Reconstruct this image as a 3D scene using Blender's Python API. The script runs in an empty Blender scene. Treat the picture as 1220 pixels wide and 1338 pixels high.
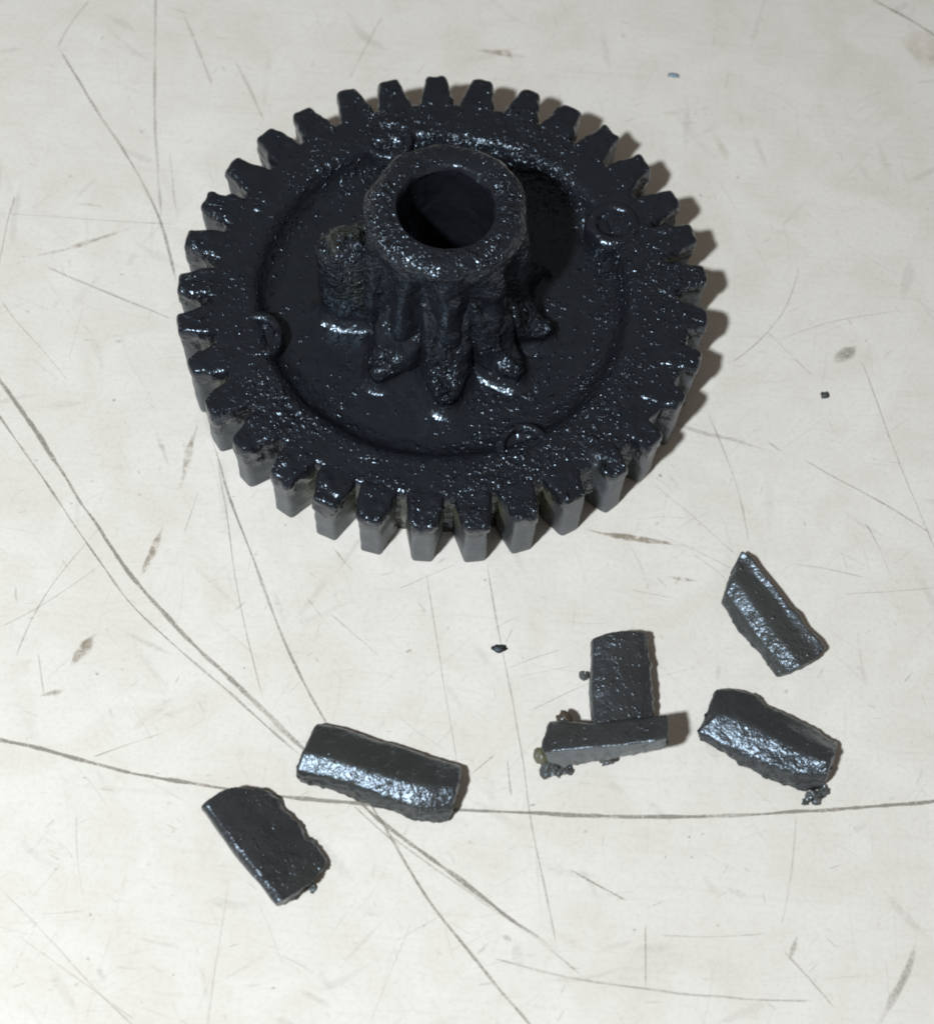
import bpy, math, random
import numpy as np
from mathutils import Matrix, Vector

# ------------------------------------------------------------------ scale
U = 0.015            # one gear radius in metres; the builders work in gear radii
T = 0.3064           # thickness of the gear rim, in gear radii
NT = 33              # teeth
sc = bpy.context.scene
col = sc.collection

# ------------------------------------------------------------------ camera
F_PX = 2200.0
TILT, ROLL, TX, TY, TZ, PHASE = 0.4283, -0.0780, -0.0901, 0.8460, 6.3691, -0.1011
_c, _s = math.cos(TILT), math.sin(TILT)
_cr, _sr = math.cos(ROLL), math.sin(ROLL)
RC = np.array([[_cr, -_sr, 0], [_sr, _cr, 0], [0, 0, 1]]) @ np.array([[1, 0, 0], [0, _c, _s], [0, -_s, _c]])
CAM = -RC.T @ np.array([TX, TY, -TZ]) + np.array([0, 0, T])
cd = bpy.data.cameras.new('camera')
cam = bpy.data.objects.new('camera', cd)
col.objects.link(cam)
m = Matrix([list(r) for r in RC.T]).to_4x4()
m.translation = Vector((CAM * U).tolist())
cam.matrix_world = m
cd.sensor_fit = 'VERTICAL'
cd.sensor_height = 36.0
cd.lens = 36.0 * F_PX / 1338.0
cd.clip_start = 0.002
cd.clip_end = 5.0
cd.dof.use_dof = True
cd.dof.focus_distance = 6.15 * U
cd.dof.aperture_fstop = 62.0
sc.camera = cam
sc.cycles.filter_width = 1.9

# ------------------------------------------------------------------ light
w = bpy.data.worlds.new('World'); sc.world = w; w.use_nodes = True
bg = w.node_tree.nodes['Background']
bg.inputs[0].default_value = (1.0, 0.93, 0.84, 1); bg.inputs[1].default_value = 0.13
ld = bpy.data.lights.new('phone_flash', 'POINT')
ld.energy = 1.13; ld.shadow_soft_size = 0.33 * U; ld.color = (0.84, 0.93, 1.0)
lo = bpy.data.objects.new('phone_flash', ld); col.objects.link(lo)
lo.location = (-3.00 * U, -5.40 * U, 9.40 * U)
sc.view_settings.view_transform = 'Standard'; sc.view_settings.look = 'None'
sc.view_settings.exposure = 0.0; sc.view_settings.gamma = 1.0
sc.view_settings.use_curve_mapping = False

# ------------------------------------------------------------------ numeric helpers
def hsh(ix, iy, iz, seed):
    h = (ix.astype(np.uint32) * np.uint32(374761393) + iy.astype(np.uint32) * np.uint32(668265263)
         + iz.astype(np.uint32) * np.uint32(2147483647 - 1640531) + np.uint32((seed * 974711 + 12345) & 0xffffffff))
    h = (h ^ (h >> np.uint32(13))) * np.uint32(1274126177)
    h = (h ^ (h >> np.uint32(16))) * np.uint32(2246822519)
    h = h ^ (h >> np.uint32(15))
    return h.astype(np.float64) / 4294967295.0
def vnoise(p, scale, seed=0):
    q = np.asarray(p, float) * scale + 1000.0
    i = np.floor(q).astype(np.int64); f = q - i; f = f * f * f * (f * (f * 6 - 15) + 10)
    out = 0
    for dx in (0, 1):
        for dy in (0, 1):
            for dz in (0, 1):
                wgt = (f[:, 0] if dx else 1 - f[:, 0]) * (f[:, 1] if dy else 1 - f[:, 1]) * (f[:, 2] if dz else 1 - f[:, 2])
                out = out + wgt * hsh(i[:, 0] + dx, i[:, 1] + dy, i[:, 2] + dz, seed)
    return out * 2 - 1
def fbm(p, scale, seed=0, oct=3):
    a, s, o = 1.0, 0.0, 0.0
    for k in range(oct):
        o = o + a * vnoise(p, scale * 2.03 ** k, seed + 17 * k); s += a; a *= 0.5
    return o / s
def sstep(a, b, x):
    t = np.clip((x - a) / (b - a), 0, 1); return t * t * (3 - 2 * t)
def back(u, v, z=0.0):
    d = RC.T @ np.array([(u - 610) / F_PX, -(v - 669) / F_PX, -1.0])
    return CAM + (z - CAM[2]) / d[2] * d
def resample(P, n):
    P = np.asarray(P, float)
    L = np.concatenate([[0], np.cumsum(np.linalg.norm(np.diff(P, axis=0), axis=1))])
    t = np.linspace(0, L[-1], n)
    return np.stack([np.interp(t, L, P[:, k]) for k in range(P.shape[1])], 1)

def normals(V, F):
    N = np.zeros_like(V)
    Q = F
    n = np.cross(V[Q[:, 1]] - V[Q[:, 0]], V[Q[:, 2]] - V[Q[:, 0]])
    n += np.cross(V[Q[:, 2]] - V[Q[:, 0]], V[Q[:, -1]] - V[Q[:, 0]])
    for k in range(Q.shape[1]): np.add.at(N, Q[:, k], n)
    return N / np.maximum(np.linalg.norm(N, axis=1, keepdims=True), 1e-12)

def grid_faces(n, mm, wrap_n=False, wrap_m=False, off=0):
    i = np.arange(n if wrap_n else n - 1); j = np.arange(mm if wrap_m else mm - 1)
    I, J = np.meshgrid(i, j, indexing='ij'); I = I.ravel(); J = J.ravel()
    I2 = (I + 1) % n; J2 = (J + 1) % mm
    return np.stack([I * mm + J, I2 * mm + J, I2 * mm + J2, I * mm + J2], 1) + off

def make(name, V, F, mat, parent=None, attrs=None, origin=(0, 0, 0), smooth=True):
    """V in gear radii; F list of quads/tris; attrs {name: per-vertex float or rgb array}"""
    me = bpy.data.meshes.new(name)
    V = np.asarray(V, float); o3 = np.asarray(origin, float)
    me.from_pydata(((V - o3) * U).tolist(), [], [list(map(int, f)) for f in F])
    me.materials.append(mat)
    if smooth: me.polygons.foreach_set('use_smooth', [True] * len(me.polygons))
    for k, a in (attrs or {}).items():
        a = np.asarray(a, float)
        if a.ndim == 1:
            at = me.attributes.new(k, 'FLOAT', 'POINT'); at.data.foreach_set('value', a.astype(np.float32))
        else:
            at = me.attributes.new(k, 'FLOAT_COLOR', 'POINT')
            at.data.foreach_set('color', np.concatenate([a, np.ones((len(a), 1))], 1).astype(np.float32).ravel())
    me.update()
    o = bpy.data.objects.new(name, me); col.objects.link(o)
    o.location = tuple(o3 * U)
    if parent is not None: o.parent = parent
    return o
def tag(o, label=None, cat=None, group=None, kind=None):
    for k, v in (('label', label), ('category', cat), ('group', group), ('kind', kind)):
        if v: o[k] = v
    return o

# ------------------------------------------------------------------ materials
def nodes(name):
    mt = bpy.data.materials.new(name); mt.use_nodes = True
    nt = mt.node_tree; bs = nt.nodes['Principled BSDF']
    def N(t, **kw):
        n = nt.nodes.new(t)
        for k, v in kw.items():
            if k in n.inputs.keys() and not hasattr(n, k): n.inputs[k].default_value = v
            else: setattr(n, k, v)
        return n
    def L(a, b): nt.links.new(a, b)
    def M(op, a, b=None, c=None):
        n = nt.nodes.new('ShaderNodeMath'); n.operation = op
        for i, x in enumerate((a, b, c)):
            if x is None: continue
            if isinstance(x, (int, float)): n.inputs[i].default_value = x
            else: L(x, n.inputs[i])
        return n.outputs[0]
    tc = nt.nodes.new('ShaderNodeTexCoord'); mp = nt.nodes.new('ShaderNodeMapping')
    mp.inputs['Scale'].default_value = (1 / U,) * 3
    L(tc.outputs['Object'], mp.inputs['Vector'])
    return mt, nt, bs, N, L, M, mp.outputs[0]

def noise(N, L, vec, scale, detail=2.0, rough=0.5, dist=0.0):
    n = N('ShaderNodeTexNoise'); n.inputs['Scale'].default_value = scale; n.inputs['Detail'].default_value = detail
    n.inputs['Roughness'].default_value = rough; n.inputs['Distortion'].default_value = dist
    L(vec, n.inputs['Vector']); return n.outputs['Fac']

def greasy(name, wet=0.29, crinkle=0.0034, bead=1.0, wave=0.014, grain=0.0010, bump=1.0, spec=0.7):
    """plastic under a film of grease; vertex layers: tint (colour), grease (film), pebble (grain of the film)"""
    mt, nt, bs, N, L, M, vec = nodes(name)
    at = N('ShaderNodeAttribute'); at.attribute_name = 'tint'
    gr = N('ShaderNodeAttribute'); gr.attribute_name = 'grease'
    pb = N('ShaderNodeAttribute'); pb.attribute_name = 'pebble'
    nA = noise(N, L, vec, 7.0, 2.0, 0.5, 0.6)
    nB = noise(N, L, vec, 30.0, 2.0, 0.5, 0.5)
    def beads(scale, amp, rad, dens, seed):
        # scattered domes of grease: one Voronoi cell, one bead, present by chance
        mo = N('ShaderNodeMapping'); mo.inputs['Location'].default_value = (seed, seed * 1.7, -seed); L(vec, mo.inputs[0])
        wv = N('ShaderNodeTexNoise'); wv.inputs['Scale'].default_value = scale * 0.7; wv.inputs['Detail'].default_value = 1.0; L(mo.outputs[0], wv.inputs['Vector'])
        wa = N('ShaderNodeVectorMath'); wa.operation = 'MULTIPLY_ADD'; L(wv.outputs['Color'], wa.inputs[0])
        wa.inputs[1].default_value = (2.1 / scale,) * 3; L(mo.outputs[0], wa.inputs[2])
        vo = N('ShaderNodeTexVoronoi'); vo.inputs['Scale'].default_value = scale; L(wa.outputs[0], vo.inputs['Vector'])
        sp = N('ShaderNodeSeparateColor'); L(vo.outputs['Color'], sp.inputs[0])
        on = M('LESS_THAN', sp.outputs[0], dens)
        d = M('DIVIDE', vo.outputs['Distance'], rad)
        dome = M('MAXIMUM', M('SUBTRACT', 1.0, M('MULTIPLY', d, d)), 0.0)
        return M('MULTIPLY', M('MULTIPLY', dome, on), M('MULTIPLY', M('ADD', sp.outputs[1], 0.35), amp))
    # film waves, beads and grain (heights in gear radii)
    waves = M('ADD', M('MULTIPLY', nA, wave), M('MULTIPLY', noise(N, L, vec, 95.0, 1.0, 0.5), grain))
    patch = noise(N, L, vec, 2.6, 3.0, 0.6)
    dens = M('MULTIPLY', pb.outputs['Fac'], M('MAXIMUM', M('MULTIPLY_ADD', patch, 5.6, -2.10), 0.07))
    mid = M('MULTIPLY', nB, M('MULTIPLY_ADD', dens, 0.013, crinkle))
    peb = M('ADD', beads(27.0, 0.0075 * bead, 0.46, M('MULTIPLY', dens, 0.12), 0.0), beads(50.0, 0.0045 * bead, 0.48, M('MULTIPLY', dens, 1.3), 3.3))
    film = M('ADD', M('ADD', waves, mid), peb)
    plast = M('MULTIPLY', noise(N, L, vec, 60.0, 3.0, 0.6), 0.004)
    h = M('ADD', M('MULTIPLY', film, gr.outputs['Fac']), M('MULTIPLY', plast, M('SUBTRACT', 1.0, gr.outputs['Fac'])))
    bp = N('ShaderNodeBump'); bp.inputs['Strength'].default_value = bump; bp.inputs['Distance'].default_value = U
    L(h, bp.inputs['Height']); L(bp.outputs[0], bs.inputs['Normal'])
    # colour: tint broken up by a fine mottle
    mx = N('ShaderNodeMix'); mx.data_type = 'RGBA'; mx.blend_type = 'MULTIPLY'; mx.inputs[0].default_value = 0.7
    L(at.outputs['Color'], mx.inputs[6])
    rp = N('ShaderNodeValToRGB'); rp.color_ramp.elements[0].position = 0.3; rp.color_ramp.elements[1].position = 0.7
    rp.color_ramp.elements[0].color = (0.75, 0.75, 0.75, 1); rp.color_ramp.elements[1].color = (1.12, 1.12, 1.12, 1)
    L(noise(N, L, vec, 14.0, 4.0, 0.6), rp.inputs[0]); L(rp.outputs[0], mx.inputs[7])
    L(mx.outputs[2], bs.inputs['Base Color'])
    L(M('SUBTRACT', 0.50, M('MULTIPLY', gr.outputs['Fac'], wet)), bs.inputs['Roughness'])
    bs.inputs['Specular IOR Level'].default_value = spec
    bs.inputs['Specular Tint'].default_value = (0.72, 0.86, 1.0, 1)
    return mt
M_GREASY = greasy('greasy_black_plastic')
M_CHIP = greasy('greasy_broken_plastic', wet=0.19, crinkle=0.0026, bead=0.7, wave=0.004, grain=0.0018, spec=0.95)

def table_material():
    mt, nt, bs, N, L, M, vec = nodes('worn_white_laminate')
    big = noise(N, L, vec, 0.8, 3.0, 0.6); mid = noise(N, L, vec, 4.0, 4.0, 0.6, 0.6); fine = noise(N, L, vec, 55.0, 3.0, 0.65)
    mp2 = N('ShaderNodeMapping'); mp2.inputs['Rotation'].default_value = (0, 0, 0.05); mp2.inputs['Scale'].default_value = (1.2, 26, 1); L(vec, mp2.inputs[0])
    st1 = noise(N, L, mp2.outputs[0], 1.6, 3.0, 0.6, 0.2)
    mp3 = N('ShaderNodeMapping'); mp3.inputs['Rotation'].default_value = (0, 0, 1.35); mp3.inputs['Scale'].default_value = (1.1, 22, 1); L(vec, mp3.inputs[0])
    st2 = noise(N, L, mp3.outputs[0], 1.5, 3.0, 0.6, 0.2)
    def ramp(x, p0, p1, c0, c1):
        r = N('ShaderNodeValToRGB'); e = r.color_ramp.elements
        e[0].position, e[1].position = p0, p1; e[0].color, e[1].color = (*c0, 1), (*c1, 1); L(x, r.inputs[0]); return r.outputs[0]
    def mul(a, b, f=1.0):
        n = N('ShaderNodeMix'); n.data_type = 'RGBA'; n.blend_type = 'MULTIPLY'; n.inputs[0].default_value = f
        L(a, n.inputs[6]); L(b, n.inputs[7]); return n.outputs[2]
    c = ramp(big, 0.3, 0.7, (0.830, 0.762, 0.685), (0.890, 0.823, 0.752))
    c = mul(c, ramp(mid, 0.34, 0.60, (0.925, 0.915, 0.89), (1, 1, 1)))
    c = mul(c, ramp(fine, 0.30, 0.52, (0.93, 0.93, 0.92), (1, 1, 1)))
    c = mul(c, ramp(st1, 0.28, 0.42, (0.965, 0.962, 0.955), (1, 1, 1)))
    c = mul(c, ramp(st2, 0.28, 0.40, (0.965, 0.962, 0.955), (1, 1, 1)))
    L(c, bs.inputs['Base Color'])
    bs.inputs['Roughness'].default_value = 0.75; bs.inputs['Specular IOR Level'].default_value = 0.12
    bp = N('ShaderNodeBump'); bp.inputs['Strength'].default_value = 0.5; bp.inputs['Distance'].default_value = U
    L(M('MULTIPLY', M('ADD', fine, st1), 0.0016), bp.inputs['Height']); L(bp.outputs[0], bs.inputs['Normal'])
    return mt
M_TABLE = table_material()

def mark_material(name, rgb, scale, lo_, hi_):
    """dirt caught in a scratch: ribbon layer 'fade' times a grain decides where it covers the sheet"""
    mt, nt, bs, N, L, M, vec = nodes(name)
    bs.inputs['Base Color'].default_value = (*rgb, 1); bs.inputs['Roughness'].default_value = 0.8
    bs.inputs['Specular IOR Level'].default_value = 0.1
    fa = N('ShaderNodeAttribute'); fa.attribute_name = 'fade'
    n = noise(N, L, vec, scale, 4.0, 0.65)
    mr = N('ShaderNodeMapRange'); mr.inputs['From Min'].default_value = lo_; mr.inputs['From Max'].default_value = hi_
    L(n, mr.inputs['Value'])
    L(M('MULTIPLY', fa.outputs['Fac'], mr.outputs[0]), bs.inputs['Alpha'])
    return mt
M_SCRATCH = mark_material('dirt_in_scratch', (0.34, 0.305, 0.26), 75.0, 0.18, 0.62)
M_BROWN = mark_material('brown_smear', (0.36, 0.29, 0.21), 26.0, 0.36, 0.66)
M_TAN = mark_material('tan_stain', (0.58, 0.50, 0.37), 9.0, 0.30, 0.75)

# ------------------------------------------------------------------ tabletop
S = 18.0
tv = [(-S, -S, -1), (S, -S, -1), (S, S, -1), (-S, S, -1), (-S, -S, 0), (S, -S, 0), (S, S, 0), (-S, S, 0)]
tf = [(4, 5, 6, 7), (3, 2, 1, 0), (0, 1, 5, 4), (1, 2, 6, 5), (2, 3, 7, 6), (3, 0, 4, 7)]
table = tag(make('tabletop', tv, tf, M_TABLE, smooth=False), 'scratched off-white tabletop under the gear and broken teeth', 'tabletop', kind='structure')

rng = random.Random(7); nrg = np.random.default_rng(11)
zlev = [0.0006]
def ribbon(pts, width, fade, wob=0.7, taper=0.12, seed=0):
    """vertices, faces, fade of one scratch lying on the sheet; pts in gear radii (x, y)"""
    P = np.asarray(pts, float)
    L = np.linalg.norm(np.diff(P, axis=0), axis=1).sum()
    n = max(8, int(L / 0.02))
    P = resample(P, n)
    for _ in range(24): P[1:-1] = 0.25 * P[:-2] + 0.5 * P[1:-1] + 0.25 * P[2:]
    tn = np.gradient(P, axis=0); tn /= np.maximum(np.linalg.norm(tn, axis=1, keepdims=True), 1e-9)
    nn = np.stack([-tn[:, 1], tn[:, 0]], 1)
    t = np.linspace(0, 1, n); q = np.stack([t * L * 1.0, np.full(n, seed * 3.7), np.zeros(n)], 1)
    P = P + nn * (vnoise(q, 9, seed) * 0.18 * width)[:, None]
    wd = width * (1 + wob * fbm(q, 14, seed + 5)) * np.minimum(1, np.minimum(t, 1 - t) / taper * 0.85 + 0.15)
    fd = fade * np.clip(1 + 0.8 * fbm(q, 6, seed + 9, 4), 0.1, 1.35) * np.minimum(1, np.minimum(t, 1 - t) / taper + 0.1)
    z = zlev[0]; zlev[0] += 0.00001
    V, A = [], []
    for k, (s_, f_) in enumerate(((-1, 0), (-0.45, 1), (0.45, 1), (1, 0))):
        e = P + nn * (wd * 0.5 * s_)[:, None]
        V.append(np.concatenate([e, np.full((n, 1), z)], 1)); A.append(fd * f_)
    V = np.stack(V, 1).reshape(-1, 3); A = np.stack(A, 1).ravel()
    return V, grid_faces(n, 4)[:, ::-1], A
PX = 1 / 360.0
def px_poly(p): return [tuple(back(u, v, 0)[:2]) for u, v in p]
SCR = [  # (polyline in photograph pixels, width px, strength)
 ([(-120,330),(0,497),(60,583),(110,663),(180,765),(240,828),(290,878),(345,930),(398,978),(436,1018),(475,1055),(520,1090),(560,1120),(620,1165),(680,1210),(732,1246)],6.5,.75),
 ([(-80,440),(0,545),(40,600),(100,690),(135,740),(170,790),(230,845),(300,905),(360,960),(400,993)],3.6,.55),
 ([(-150,930),(0,967),(40,974),(110,995),(200,1016),(290,1030),(365,1040),(430,1047),(510,1053),(595,1058),(700,1063),(800,1067),(900,1068),(1000,1064),(1100,1057),(1232,1046),(1400,1020)],5.6,.8),
 ([(276,570),(300,650),(325,715),(345,770),(370,835),(400,900),(425,942),(470,1030),(500,1075),(530,1130),(560,1180),(610,1240),(650,1290),(696,1345),(800,1460)],4.2,.62),
 ([(283,600),(295,660),(305,740),(320,820),(345,920)],2.4,.35),
 ([(75,60),(100,100),(130,150),(165,200),(195,255),(210,285),(225,345),(231,372)],4.4,.45),
 ([(206,-90),(203,60),(202,150),(206,220),(211,285)],4.6,.33),([(222,200),(226,240),(232,290)],2.5,.25),
 ([(-5,278),(100,285),(160,290),(230,293)],2.2,.25),([(60,348),(110,370),(170,395),(228,418)],3.2,.38),
 ([(-2,352),(5,310),(20,255)],3,.3),([(0,390),(20,420),(60,460),(90,500)],2,.3),
 ([(1080,-35),(1128,-6),(1170,15),(1200,33),(1300,95)],4.0,.65),([(75,62),(92,30),(118,0)],4,.2),
 ([(240,20),(258,60),(278,112)],5,.2),([(306,78),(330,120),(345,160)],5,.22),([(500,20),(478,62),(455,105)],2.5,.25),
 ([(1125,470),(1150,540),(1180,620),(1205,680),(1222,722)],2.4,.32),([(1048,600),(1100,630),(1160,660),(1222,702)],3,.4),
 ([(925,540),(950,600),(965,640),(978,710)],2.5,.32),([(850,630),(900,670),(960,725)],2.5,.28),
 ([(955,475),(1000,440),(1030,400),(1041,358)],2.4,.35),([(1000,432),(1030,462),(1062,492)],2,.25),
 ([(1015,445),(1080,420),(1180,405)],2,.2),([(1035,737),(1080,742),(1130,755)],2,.25),([(1128,680),(1150,715),(1165,760)],2,.3),
 ([(1100,776),(1160,774),(1222,768)],2,.25),([(636,735),(645,790),(655,845),(665,890),(675,950),(685,1000),(690,1060),(705,1130),(720,1200),(728,1242)],3,.38),
 ([(556,745),(570,830),(580,900),(590,950),(597,1000)],2.6,.22),
 ([(640,1250),(700,1268),(780,1285),(850,1293),(900,1300),(1000,1307),(1062,1308)],3.2,.36),
 ([(742,1136),(790,1160),(820,1178)],4,.45),([(843,1205),(843,1292)],2.6,.35),
 ([(500,1085),(560,1130),(640,1185),(700,1225),(762,1277)],3.6,.3),
 ([(460,1050),(490,1080),(520,1105)],2.5,.4),([(614,1012),(630,1000),(647,985)],3,.5),([(662,990),(668,1042)],3,.42),
 ([(240,700),(260,640)],2,.25),([(90,470),(110,400)],2,.15),([(0,820),(60,790),(130,740)],2.2,.25),
 ([(20,860),(45,800),(70,760),(130,690)],2.4,.28),([(50,850),(58,910)],2.4,.35),([(120,990),(170,972),(215,957)],2.4,.3),
 ([(0,1160),(60,1220),(120,1290),(180,1345)],3,.22),([(20,1220),(90,1270),(180,1335)],2,.2),
 ([(100,1060),(100,1120),(110,1180)],2,.16),([(300,1150),(285,1240),(270,1345)],2.2,.16),
 ([(540,1200),(510,1270),(480,1345)],2,.15),([(1040,1064),(1035,1140),(1020,1210)],2.5,.22),
 ([(860,1222),(930,1226),(1000,1220)],2,.22),([(1020,1240),(1060,1280),(1090,1318)],3,.28),
 ([(840,690),(880,705),(960,745)],2,.15),([(690,930),(740,905),(800,880)],2,.2),([(660,875),(700,858),(735,848)],2,.25),
 ([(430,800),(470,835),(500,862)],2.5,.22),([(400,780),(425,812)],2,.3),([(438,718),(450,738),(462,748)],3,.42),
 ([(660,842),(670,820)],1.6,.25),([(350,560),(420,590)],2,.2),([(520,770),(600,735)],2,.2),([(1176,210),(1190,260)],2,.15),
 ([(590,985),(560,1000)],2,.2),([(950,760),(940,742),(900,722)],2,.2),([(820,770),(850,776),(880,782)],2,.25),
]
for i, (p, wd, fd) in enumerate(SCR):
    V, F, A = ribbon(px_poly(p), wd * PX, fd, seed=i, taper=0.05)
    make('scratch', V, F, M_SCRATCH, table, {'fade': A})
SMR = [([(258,552),(248,590),(234,642)],11,.8,M_BROWN),([(214,688),(200,720),(184,756)],14,.75,M_BROWN),([(128,826),(112,845),(92,870)],17,.75,M_BROWN),
 ([(757,692),(820,701),(893,714)],9,.85,M_BROWN),([(868,754),(890,757),(916,760)],7,.6,M_BROWN),([(88,902),(70,906),(52,910)],8,.6,M_BROWN),
 ([(38,336),(80,330),(130,312),(172,298)],8,.55,M_BROWN),([(1118,452),(1108,464),(1090,476)],20,.6,M_SCRATCH),([(1042,1222),(1036,1240),(1030,1255)],9,.5,M_SCRATCH),
 ([(1200,1225),(1188,1268),(1168,1308),(1138,1345)],16,.35,M_SCRATCH),([(620,64),(650,70),(690,74)],14,.45,M_BROWN),([(1175,60),(1212,62),(1250,80)],80,.6,M_TAN),
 ([(905,148),(880,145),(860,150)],10,.3,M_TAN),([(100,268),(120,262),(135,272)],8,.3,M_BROWN),([(0,895),(20,880),(45,862)],26,.35,M_TAN),
 ([(930,170),(945,190),(950,210)],20,.3,M_TAN),([(690,60),(640,72),(600,80)],16,.35,M_TAN),([(205,560),(222,610)],10,.3,M_BROWN),([(620,1250),(640,1230)],6,.3,M_SCRATCH),
 ([(655,1222),(670,1230)],8,.4,M_SCRATCH),([(850,545),(900,560),(955,575),(1010,590)],8,.3,M_SCRATCH),([(1000,575),(1022,592)],4,.5,M_SCRATCH)]
for i, (p, wd, fd, mt) in enumerate(SMR):
    V, F, A = ribbon(px_poly(p), wd * PX, fd, wob=0.6, taper=0.35, seed=200 + i)
    make('smear', V, F, mt, table, {'fade': A})
# fine hairlines and ticks too many to tell apart
VV, FF, AA, off = [], [], [], 0
for i in range(1700):
    u, v = rng.uniform(-60, 1280), rng.uniform(-60, 1400)
    kind = rng.random()
    if kind < 0.10: ln, wd, fd = rng.uniform(25, 110), rng.uniform(6, 16), rng.uniform(.04, .11)
    elif kind < 0.45: ln, wd, fd = rng.uniform(8, 28), rng.uniform(1.4, 3.2), rng.uniform(.05, .20)
    elif kind < 0.9: ln, wd, fd = rng.uniform(30, 130), rng.uniform(1.3, 2.2), rng.uniform(.03, .12)
    else: ln, wd, fd = rng.uniform(3, 7), rng.uniform(3, 5.5), rng.uniform(.15, .4)
    a = rng.choice([rng.gauss(0.1, .25), rng.gauss(1.4, .3), rng.gauss(.75, .3), rng.gauss(-.7, .3), rng.uniform(0, 3.14)])
    k = rng.gauss(0, 0.25)
    pts = [(u + math.cos(a + k * t) * ln * t, v + math.sin(a + k * t) * ln * t) for t in (0, .33, .66, 1)]
    V, F, A = ribbon(px_poly(pts), wd * PX, fd, seed=400 + i, taper=0.3)
    VV.append(V); FF.append(F + off); AA.append(A); off += len(V)
tag(make('hairline_scratches', np.vstack(VV), np.vstack(FF), M_SCRATCH, table, {'fade': np.concatenate(AA)}), kind='stuff')

# ------------------------------------------------------------------ gear
BLACK = np.array([0.0140, 0.0150, 0.0190]); GREY = np.array([0.115, 0.120, 0.125]); OLIVE = np.array([0.115, 0.112, 0.070]); SOOT = np.array([0.040, 0.041, 0.042])
def mixc(a, b, f): return a + (b - a) * f[:, None]
gear = bpy.data.objects.new('gear', None); col.objects.link(gear); gear.empty_display_size = U
tag(gear, 'large round black plastic gear coated in wet grease, its small centre pinion stripped', 'gear')

def lathe(profile, na, amp, name, seed, lump=1.0, peb=None, warp=None, tint=None, mat=None, rough=None):
    """profile [(r, z)] already dense; displaced by noise along normals"""
    pr = np.asarray(profile, float); n = len(pr)
    a = np.linspace(0, 2 * np.pi, na, endpoint=False)
    R_, A_ = np.meshgrid(pr[:, 0], a, indexing='ij'); Z_ = np.repeat(pr[:, 1:2], na, 1)
    V = np.stack([R_ * np.cos(A_), R_ * np.sin(A_), Z_], 2).reshape(-1, 3)
    F = grid_faces(n, na, False, True)
    if warp is not None: V = warp(V, A_.ravel())
    Nn = normals(V, F)
    d = amp * fbm(V, 7, seed, 3) + amp * 0.8 * lump * np.maximum(0, fbm(V, 16, seed + 3, 2)) ** 1.0
    d = d * (Nn[:, 2] > -0.5) * np.clip(V[:, 2] / 0.05, 0, 1)
    V2 = V + Nn * d[:, None]
    n_ = len(V); tn = np.tile(BLACK, (n_, 1)) if tint is None else tint(V2, Nn)
    return V2, F, {'tint': tn, 'grease': np.ones(n_), 'pebble': np.full(n_, 0.25) if peb is None else peb(V2, Nn)}
def dense(pts, step):
    out = [pts[0]]
    for p, q in zip(pts[:-1], pts[1:]):
        k = max(1, int(math.hypot(q[0] - p[0], q[1] - p[1]) / step))
        out += [(p[0] + (q[0] - p[0]) * i / k, p[1] + (q[1] - p[1]) * i / k) for i in range(1, k + 1)]
    return out

WEB = T - 0.085
R_ROOT = 0.872
# toothed rim: outer wall, grease-coated flat top, inner wall down to the web with a fillet
def rim_warp(V, a):
    # grease clogging the tooth gaps on the lower right, a wavering inner edge
    r = np.hypot(V[:, 0], V[:, 1]); ad = np.degrees((a + np.pi) % (2 * np.pi) - np.pi)
    clog = sstep(-62, -42, ad) * sstep(12, -8, ad)
    f = 1 + (r > 0.84) * clog * (0.075 + 0.03 * fbm(V, 8, 12, 2)) * sstep(0.02, 0.10, V[:, 2]) + (r < 0.73) * (r > 0.66) * 0.010 * fbm(V, 4, 13, 2)
    V = V.copy(); V[:, 0] *= f; V[:, 1] *= f
    return V
def rim_tint(V, Nn):
    r = np.hypot(V[:, 0], V[:, 1]); side = sstep(0.5, 0.2, Nn[:, 2]) * (r > 0.8)
    old = side * sstep(-0.15, 0.35, fbm(V, 5, 91, 2) + 0.10) * sstep(T - 0.03, T - 0.07, V[:, 2])
    return mixc(np.tile(BLACK, (len(V), 1)), OLIVE, old * 0.75)
V, F, A = lathe(dense([(0.70, 0.0), (R_ROOT, 0.0), (R_ROOT, T - 0.02), (R_ROOT - 0.006, T - 0.006), (R_ROOT - 0.02, T), (0.736, T), (0.716, T - 0.006),
                       (0.698, T - 0.024), (0.680, WEB + 0.032), (0.660, WEB + 0.013), (0.632, WEB + 0.002), (0.60, WEB - 0.004)], 0.011), 620, 0.015, 'rim', 1, warp=rim_warp,
                peb=lambda V, Nn: 0.45 + 0.5 * sstep(-0.1, 0.4, fbm(V, 3.5, 77, 2)), tint=rim_tint)
make('rim', V, F, M_GREASY, gear, A)
# recessed web
V, F, A = lathe(dense([(0.66, WEB - 0.002), (0.36, WEB), (0.31, WEB + 0.004), (0.275, WEB + 0.03), (0.258, WEB + 0.07)], 0.010), 420, 0.017, 'web', 2,
                peb=lambda V, Nn: 0.22 + 0.4 * sstep(0.0, 0.5, fbm(V, 4, 78, 2)))
make('web', V, F, M_GREASY, gear, A)

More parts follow.
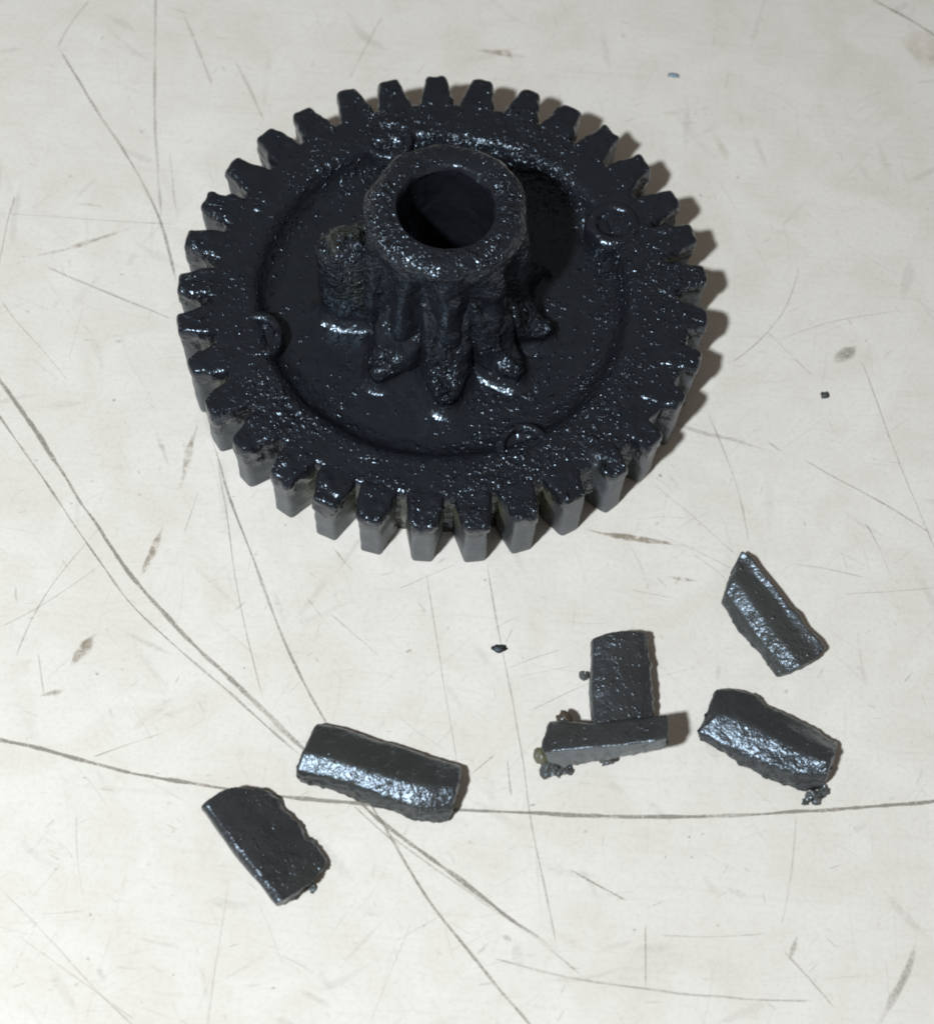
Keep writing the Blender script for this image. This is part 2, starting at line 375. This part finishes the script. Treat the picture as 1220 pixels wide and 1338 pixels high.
# hub: the core of the stripped pinion, a collar on top and the shaft hole
HZ = 0.85
def hub_warp(V, a):
    r = np.hypot(V[:, 0], V[:, 1]); z = V[:, 2]; out = r > 0.2
    lob = np.cos(10 * (a - math.radians(-83))); lob = np.sign(lob) * np.abs(lob) ** 0.7
    band = sstep(WEB, WEB + 0.05, z) * sstep(HZ - 0.04, HZ - 0.22, z) * out
    f = 1 + band * (0.085 * lob - 0.012) + out * sstep(HZ - 0.3, HZ - 0.04, z) * 0.006 * lob
    f = f + out * 0.035 * fbm(V, 3.2, 55, 2) + out * 0.02 * fbm(V, 9, 56, 2)
    V = V.copy(); V[:, 0] *= f; V[:, 1] *= f
    V[:, 2] += (r > 0.17) * sstep(HZ - 0.15, HZ - 0.02, z) * 0.016 * fbm(V, 5, 57, 2)
    return V
hub_prof = dense([(0.320, WEB - 0.02), (0.306, WEB + 0.06), (0.294, WEB + 0.20), (0.288, HZ - 0.28), (0.288, HZ - 0.12), (0.287, HZ - 0.055), (0.281, HZ - 0.028), (0.266, HZ - 0.011),
                  (0.245, HZ - 0.003), (0.210, HZ), (0.190, HZ - 0.004), (0.176, HZ - 0.012), (0.168, HZ - 0.03)], 0.010)
bore_prof = dense([(0.1705, HZ - 0.022), (0.1675, HZ - 0.034), (0.166, HZ - 0.30), (0.163, 0.30), (0.12, 0.295), (0.004, 0.295)], 0.012)
V, F, A = lathe(hub_prof, 300, 0.016, 'hub', 3, warp=hub_warp,
                peb=lambda V, Nn: np.clip(0.8 + 0.75 * sstep(HZ - 0.05, HZ - 0.01, V[:, 2]) * (np.hypot(V[:, 0], V[:, 1]) > 0.185)
                                          - 0.7 * (np.hypot(V[:, 0], V[:, 1]) < 0.18), 0.1, 1.6))
hub = make('hub', V, F, M_GREASY, gear, A)
V, F, A = lathe(bore_prof, 240, 0.006, 'shaft_hole', 4, peb=lambda V, Nn: np.full(len(V), 0.12))
make('shaft_hole', V, F, M_GREASY, hub, A)

# round-cornered prism used for teeth
def prism(contour, levels, top_rings=7):
    """contour closed (n,2); levels [(inset, z)] from bottom to rim of the top; then rings to the middle"""
    c = np.asarray(contour, float); n = len(c); cen = c.mean(0)
    tn = np.roll(c, -1, 0) - np.roll(c, 1, 0); tn /= np.linalg.norm(tn, axis=1, keepdims=True)
    nn = np.stack([tn[:, 1], -tn[:, 0]], 1)
    rows = [np.concatenate([c - nn * ins, np.full((n, 1), z)], 1) for ins, z in levels]
    last = rows[-1]
    for k in range(1, top_rings + 1):
        f = 1 - k / (top_rings + 0.25)
        rows.append(np.concatenate([cen + (last[:, :2] - cen) * f, last[:, 2:]], 1))
    return np.stack(rows).reshape(-1, 3), grid_faces(len(rows), n, False, True)[:, ::-1]
def poly_contour(pts, n, smooth=2):
    p = resample(np.vstack([pts, pts[:1]]), n + 1)[:-1]
    for _ in range(smooth): p = 0.25 * np.roll(p, 1, 0) + 0.5 * p + 0.25 * np.roll(p, -1, 0)
    return p
def rot2(P, a):
    c, s = math.cos(a), math.sin(a); P = P.copy()
    x = P[:, 0] * c - P[:, 1] * s; P[:, 1] = P[:, 0] * s + P[:, 1] * c; P[:, 0] = x
    return P
for k in range(NT):
    a = math.pi / 2 - (PHASE + 2 * math.pi * k / NT)
    j = random.Random(100 + k)
    tw = 0.039 + j.uniform(-.003, .003); rt = 1.0 + j.uniform(-.006, .006)
    half = [(0.842, 0.069), (0.87, 0.066), (0.91, 0.059), (0.95, 0.049), (0.98, 0.0425), (rt - 0.003, tw - 0.002), (rt, tw - 0.007)]
    pts = np.array([(r, y) for r, y in half] + [(r, -y) for r, y in half[::-1]])[::-1]
    ct = poly_contour(pts, 84, 1)
    lev = [(0.004, 0.0), (0.0, 0.006)] + [(0.0, z) for z in np.linspace(0.02, T - 0.022, 17)] + [(0.001, T - 0.014), (0.004, T - 0.006), (0.010, T - 0.001), (0.017, T)]
    V, F = prism(ct, lev)
    V = rot2(V, a + j.uniform(-.008, .008))
    Nn = normals(V, F)
    r = np.hypot(V[:, 0], V[:, 1]); da = np.arctan2(V[:, 1], V[:, 0]) - a
    reach = 0.045 + 0.085 * (j.random() ** 1.4)               # how far the grease hangs over the tooth's edge
    mask = sstep(T - reach - 0.018, T - reach + 0.018, V[:, 2] + 0.085 * fbm(V * np.array([1, 1, 0.5]), 15, 300 + k, 3))
    mask = np.maximum(mask, sstep(0.93, 0.88, r + 0.03 * fbm(V, 9, 500 + k, 2)) * 0.85)
    d = mask * (0.003 + 0.006 * fbm(V, 18, 40, 2) + 0.008 * np.maximum(0, fbm(V, 26, 41, 1))) + 0.003 * fbm(V, 22, 60 + k, 2) + 0.0035 * fbm(V, 9, 61 + k, 2)
    d = d * np.clip(V[:, 2] / 0.03, 0, 1) * (0.25 + 0.75 * sstep(0.85, 0.9, r))
    V = V + Nn * d[:, None]
    face = sstep(0.975, 0.992, r)
    plain = mixc(np.tile(SOOT, (len(V), 1)), GREY, np.clip(face * 0.75 + 0.22 + 0.55 * fbm(V * np.array([1, 1, 0.45]), 17, 700, 3), 0, 1.15))
    oldg = sstep(0.955, 0.90, r) * sstep(-0.2, 0.3, fbm(V, 5, 91, 2) + 0.05) * (Nn[:, 2] < 0.5) * sstep(T - 0.03, T - 0.08, V[:, 2])
    tint = mixc(plain, BLACK, np.clip(mask, 0, 1))
    tint = mixc(tint, OLIVE, oldg * 0.8)
    make('tooth', V, F, M_GREASY, gear, {'tint': tint, 'grease': np.clip(np.maximum(mask, 0.15 + oldg * 0.5), 0, 1), 'pebble': np.full(len(V), 0.35)})

# four ring bosses at the edge of the recess
for i, ang in enumerate((29, 112, 201, -62)):
    cx, cy = 0.725 * math.cos(math.radians(ang)), 0.725 * math.sin(math.radians(ang))
    zt = T + (0.010, 0.004, 0.002, 0.002)[i]
    pr = dense([(0.108, WEB - 0.01), (0.105, zt - 0.03), (0.100, zt - 0.008), (0.090, zt), (0.076, zt), (0.066, zt - 0.006), (0.060, zt - 0.025), (0.04, zt - 0.03), (0.003, zt - 0.028)], 0.008)
    V, F, A = lathe(pr, 90, 0.015, 'boss', 20 + 7 * i, peb=lambda V, Nn: np.full(len(V), 0.55))
    V = V + np.array([cx, cy, 0]); make('boss', V, F, M_GREASY, gear, A)

# stumps of the pinion teeth that broke away from the hub
STUMPS = [(189, 0.465, 0.080, 0.66, 0.2), (-121, 0.45, 0.095, 0.300, 1.3), (-84, 0.48, 0.088, 0.295, 1.9), (-47, 0.46, 0.080, 0.305, 2.4), (-19, 0.44, 0.080, 0.32, 1.6),
          (20, 0.40, 0.08, 0.30, 0.6), (60, 0.38, 0.08, 0.29, 0.6), (97, 0.38, 0.08, 0.29, 0.6), (133, 0.40, 0.08, 0.30, 0.6), (160, 0.41, 0.07, 0.30, 0.6)]
for i, (ang, ro, hw, zt, sl) in enumerate(STUMPS):
    wo = 0.95 if i == 0 else 0.70
    pts = np.array([(0.20, hw * 1.25), (0.32, hw * 1.1), (ro - 0.07, hw * wo), (ro - 0.02, hw * 0.6 * wo), (ro, hw * 0.22), (ro, -hw * 0.22), (ro - 0.02, -hw * 0.6 * wo), (ro - 0.07, -hw * wo), (0.32, -hw * 1.1), (0.20, -hw * 1.25)])[::-1]
    ct = poly_contour(pts, 72, 2)
    lev = [(-0.055, WEB - 0.007), (-0.038, WEB + 0.001), (-0.022, WEB + 0.011), (-0.009, WEB + 0.026)] + [(0.0, z) for z in np.linspace(WEB + 0.035, zt - 0.026, 8)] + [(0.006, zt - 0.017), (0.015, zt - 0.008), (0.028, zt - 0.002), (0.04, zt)]
    V, F = prism(ct, lev, 9)
    cr = sstep(WEB + 0.04, zt, V[:, 2])                        # fractured top: tilted and craggy
    V[:, 2] += cr * (np.maximum(0, 0.37 - V[:, 0]) * sl + 0.050 * fbm(V, 15, 800 + i, 3))
    V = rot2(V, math.radians(ang))
    Nn = normals(V, F)
    V = V + Nn * (0.013 * fbm(V, 19, 820 + i, 3))[:, None] * np.clip((V[:, 2] - WEB - 0.02) / 0.04, 0, 1)[:, None]
    tint = np.tile(BLACK, (len(V), 1))
    if i == 0: tint = mixc(tint, OLIVE * 0.5, sstep(0.0, 0.5, fbm(V, 7, 33, 2) + 0.1) * 0.35)
    make('tooth_stump', V, F, M_GREASY, gear, {'tint': tint, 'grease': np.ones(len(V)), 'pebble': np.clip((0.6 + cr * 1.0) * sstep(WEB + 0.01, WEB + 0.06, V[:, 2]) + 0.05, 0, 1.6)})

# ------------------------------------------------------------------ the broken teeth
def px_chip(o, s, pts): return [(o[0] + x / s, o[1] + y / s) for x, y in pts]
def blob(cx, cy, cz, r, seed, sq=(1, 1, 0.8), col_=None, gl=0.8, rag=0.95):
    n, mm = 10, 15
    th = np.linspace(0.02, math.pi - 0.02, n); ph = np.linspace(0, 2 * math.pi, mm, endpoint=False)
    A, B = np.meshgrid(th, ph, indexing='ij')
    D = np.stack([np.sin(A) * np.cos(B), np.sin(A) * np.sin(B), np.cos(A)], 2).reshape(-1, 3)
    V = D * r * np.array(sq) * (1 + rag * fbm(D + seed, 1.9, seed, 3))[:, None] + np.array([cx, cy, cz])
    V[:, 2] = np.maximum(V[:, 2], 0.0012)
    return V, grid_faces(n, mm, False, True), {'tint': np.tile(BLACK if col_ is None else col_, (len(V), 1)), 'grease': np.full(len(V), gl), 'pebble': np.full(len(V), 0.5)}

def chip(label, o, s, rails, zb=(0.0, 0.0), amp=0.010, seed=0, peb=None, tintf=None, burrs=(), edge=(0.4, 0.8)):
    """rails: [(z_left, z_right, [(x, y) crop pixels])] from the back edge to the front edge of the piece"""
    nu = 84; R3 = []
    for z0, z1, pts in rails:
        n = len(pts); P = px_chip(o, s, pts)
        R3.append(resample(np.array([back(u, v, z0 + (z1 - z0) * i / (n - 1)) for i, (u, v) in enumerate(P)]), nu))
    R3 = np.stack(R3, 1)                                       # nu, rails, 3
    sec = []
    for i in range(nu):
        q = R3[i]
        fine = [q[0] + (q[k + 1] - q[k]) * t * 0 for k in (0,) for t in (0,)]
        for k in range(len(q) - 1):
            m_ = 12
            fine += [q[k] + (q[k + 1] - q[k]) * (t + 1) / m_ for t in range(m_)]
        fine = np.array(fine)
        zbi = zb[0] + (zb[1] - zb[0]) * i / (nu - 1) + 0.0012
        def drop(p): return np.array([p + (np.array([p[0], p[1], zbi]) - p) * t for t in (0.35, 0.7, 1.0)])
        a, b = drop(fine[0]), drop(fine[-1])
        bot = np.array([b[-1] + (a[-1] - b[-1]) * t for t in np.linspace(0, 1, 12)[1:-1]])
        sec.append(np.vstack([a[::-1], fine, b, bot]))
    S_ = np.array(sec); ns = S_.shape[1]
    # round the corners along the section, a little along the length
    for _ in range(7): S_ = 0.25 * np.roll(S_, 1, 1) + 0.5 * S_ + 0.25 * np.roll(S_, -1, 1)
    cap0, cap1 = [], []
    for e, lst in ((0, cap0), (-1, cap1)):
        c = S_[e].mean(0)
        ax = (S_[0].mean(0) - S_[-1].mean(0)); ax /= np.linalg.norm(ax); ax = ax if e == 0 else -ax
        for f in (0.93, 0.78, 0.58, 0.36, 0.14):
            lst.append(c + (S_[e] - c) * f + ax * 0.012 * (1 - f) ** 0.5)
    S_ = np.concatenate([np.array(cap0[::-1]), S_, np.array(cap1)])
    V = S_.reshape(-1, 3); F = grid_faces(len(S_), ns, False, True)
    Nn = normals(V, F)
    if (Nn * (V - V.mean(0))).sum() < 0: F = F[:, ::-1]; Nn = -Nn
    wt = np.ones(ns); nf = ns - 16; wt[:3] = edge[0]; wt[3:3 + nf] = np.linspace(edge[0], edge[1], nf); wt[3 + nf:] = edge[1]; wt = np.tile(wt, len(S_))
    d = 0.5 * amp * fbm(V, 6, 900 + seed, 2) + amp * 0.22 * np.maximum(0, fbm(V, 20, 910 + seed, 2)) + amp * (0.45 * fbm(V, 17, 950 + seed, 2) + 1.5 * fbm(V, 48, 955 + seed, 2)) * wt * np.clip(1 - np.abs(Nn[:, 2]), 0, 1) ** 1.6 + 0.003 * fbm(V, 11, 960 + seed, 2)
    V = V + Nn * d[:, None]; V[:, 2] = np.maximum(V[:, 2], 0.0010)
    org = np.array([V[:, 0].mean(), V[:, 1].mean(), 0.0])
    tint = np.tile(np.array([0.040, 0.039, 0.039]), (len(V), 1))
    tint = mixc(tint, OLIVE * 0.75, sstep(0.1, 0.6, fbm(V, 4, 930 + seed, 2) + 0.1) * 0.12)
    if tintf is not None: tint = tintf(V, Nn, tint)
    pe = np.full(len(V), 0.6) if peb is None else np.full(len(V), peb)
    ob = make('broken_tooth', V, F, M_CHIP, None, {'tint': tint, 'grease': np.full(len(V), 0.95), 'pebble': pe}, origin=org)
    tag(ob, label, 'gear tooth', 'broken gear teeth scattered on the tabletop')
    for bx, by, bz, br, bc, nm in burrs:
        u, v = px_chip(o, s, [(bx, by)])[0]; p = back(u, v, bz)
        Vb, Fb, Ab = blob(p[0], p[1], bz, br * 0.8, seed * 7 + int(bx), col_=bc, rag=0.95 if nm == 'burr' else 0.4)
        b_ = make(nm, Vb - org, Fb, M_CHIP, None, Ab, smooth=(nm != 'burr')); b_.parent = ob
    return ob
GREYD = np.array([0.085, 0.083, 0.075]); YEL = np.array([0.22, 0.20, 0.115]); BRN = np.array([0.14, 0.10, 0.06])
chip('longest broken tooth with a bluish shiny lower side, lying across a long scratch', (370, 920), 4.52, [
    (.06, .06, [(208,104),(350,122),(550,190),(800,272),(930,318),(1050,352)]),
    (.115, .115, [(150,235),(320,262),(520,330),(760,405),(900,440),(1035,440)]),
    (.130, .130, [(118,285),(300,322),(500,385),(700,455),(860,478),(1020,492)]),
    (.108, .108, [(80,400),(250,440),(480,512),(700,585),(850,625),(985,610)]),
    (.030, .030, [(96,462),(250,500),(420,560),(560,612),(680,642),(770,682),(880,695),(955,690)])], seed=1, peb=0.5)
chip('dark slab-like broken tooth nearest the lower left, one straight edge and one jagged edge', (240, 1010), 5.81, [
    (.132, .132, [(118,262),(260,440),(430,660),(560,830),(690,992)]),
    (.150, .150, [(165,215),(300,400),(470,620),(600,790),(745,965)]),
    (.120, .120, [(320,125),(460,330),(620,560),(760,740),(860,895)]),
    (.085, .085, [(450,112),(580,260),(760,480),(900,680),(985,815)]),
    (.045, .045, [(660,132),(715,180),(750,250),(830,322),(912,425),(950,482),(1008,512),(1042,575),(1100,655)])], seed=2, peb=0.75, edge=(0.08, 1.3),
    burrs=[(968, 872, 0.012, 0.019, GREYD, 'burr')])
chip('upright short broken tooth, its lower end under another tooth', (690, 810), 5.304, [
    (.118, .118, [(432,135),(426,340),(424,480),(438,660),(446,760)]),
    (.130, .130, [(520,104),(520,340),(520,480),(528,660),(530,770)]),
    (.128, .128, [(650,80),(660,340),(665,480),(670,660),(676,770)]),
    (.118, .118, [(770,84),(785,340),(795,480),(800,660),(800,770)]),
    (.090, .090, [(838,92),(846,180),(862,300),(868,390),(866,480),(866,600),(870,760)])], seed=3, peb=0.7, edge=(0.15, 0.9),
    burrs=[(388, 385, 0.02, 0.020, GREYD, 'burr')])
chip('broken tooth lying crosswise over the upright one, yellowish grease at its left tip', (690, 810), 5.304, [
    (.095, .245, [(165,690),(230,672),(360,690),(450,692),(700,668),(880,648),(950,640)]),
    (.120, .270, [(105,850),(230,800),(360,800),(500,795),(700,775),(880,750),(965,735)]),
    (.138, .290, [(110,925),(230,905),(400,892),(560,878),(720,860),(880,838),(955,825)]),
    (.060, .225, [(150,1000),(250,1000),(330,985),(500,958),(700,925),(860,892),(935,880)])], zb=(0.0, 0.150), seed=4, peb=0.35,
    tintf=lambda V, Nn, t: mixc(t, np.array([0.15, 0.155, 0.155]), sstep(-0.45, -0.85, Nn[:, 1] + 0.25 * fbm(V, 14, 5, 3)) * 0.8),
    burrs=[(92, 945, 0.045, 0.038, YEL * 0.7, 'grease_lump'), (165, 1025, 0.020, 0.046, GREYD, 'burr'), (270, 1040, 0.008, 0.022, GREYD, 'burr'), (255, 684, 0.085, 0.036, BRN * 0.6, 'grease_lump'), (545, 965, 0.05, 0.028, GREYD, 'burr')])
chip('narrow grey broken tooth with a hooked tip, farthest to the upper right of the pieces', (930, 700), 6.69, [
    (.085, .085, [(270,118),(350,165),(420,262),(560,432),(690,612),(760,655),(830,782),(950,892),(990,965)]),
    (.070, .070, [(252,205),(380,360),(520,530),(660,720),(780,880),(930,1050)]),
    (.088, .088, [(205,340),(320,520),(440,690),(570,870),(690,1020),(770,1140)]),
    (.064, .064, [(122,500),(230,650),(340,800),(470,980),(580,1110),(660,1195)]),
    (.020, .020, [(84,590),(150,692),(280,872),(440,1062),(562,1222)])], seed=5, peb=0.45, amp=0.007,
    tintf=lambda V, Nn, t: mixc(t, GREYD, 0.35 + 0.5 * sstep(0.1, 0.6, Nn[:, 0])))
chip('wide broken tooth with bluish glare along its middle, nearest the right edge', (900, 880), 5.545, [
    (.050, .050, [(210,104),(350,98),(500,152),(560,212),(740,292),(880,362),(1010,460),(1075,490)]),
    (.070, .120, [(170,190),(330,210),(540,320),(700,390),(860,470),(1045,560)]),
    (.093, .147, [(212,300),(350,318),(560,425),(700,505),(850,585),(1015,640)]),
    (.064, .118, [(74,425),(250,535),(420,588),(560,655),(750,735),(985,755)]),
    (.015, .015, [(92,486),(280,578),(370,658),(480,718),(600,778),(700,818),(830,862),(930,850)])], seed=6, peb=0.5, edge=(0.9, 0.9), amp=0.011,
    burrs=[(900, 895, 0.015, 0.030, GREYD, 'burr'), (840, 930, 0.008, 0.016, GREYD, 'burr'), (965, 860, 0.018, 0.022, GREYD, 'burr')])

# ------------------------------------------------------------------ loose crumbs on the tabletop
CR = [('black crumb of grit on the sheet below the gear', 652, 848, 0.018, (1.3, .8, .5), np.array([.03, .03, .03])),
      ('small dark grey crumb on the sheet to the right of the gear', 1077, 517, 0.017, (1, .9, .5), np.array([.06, .06, .06])),
      ('tiny pale blue fleck near the top right', 880, 99, 0.016, (1.5, .7, .3), np.array([.25, .32, .38]))]
for i, (lb, u, v, r, sq, cc) in enumerate(CR):
    p = back(u, v, 0); V, F, A = blob(p[0], p[1], r * 0.3, r, 60 + i, sq, cc, 0.1)
    tag(make('crumb', V, F, M_GREASY, None, A, origin=(p[0], p[1], 0)), lb, 'crumb', 'loose crumbs on the tabletop')
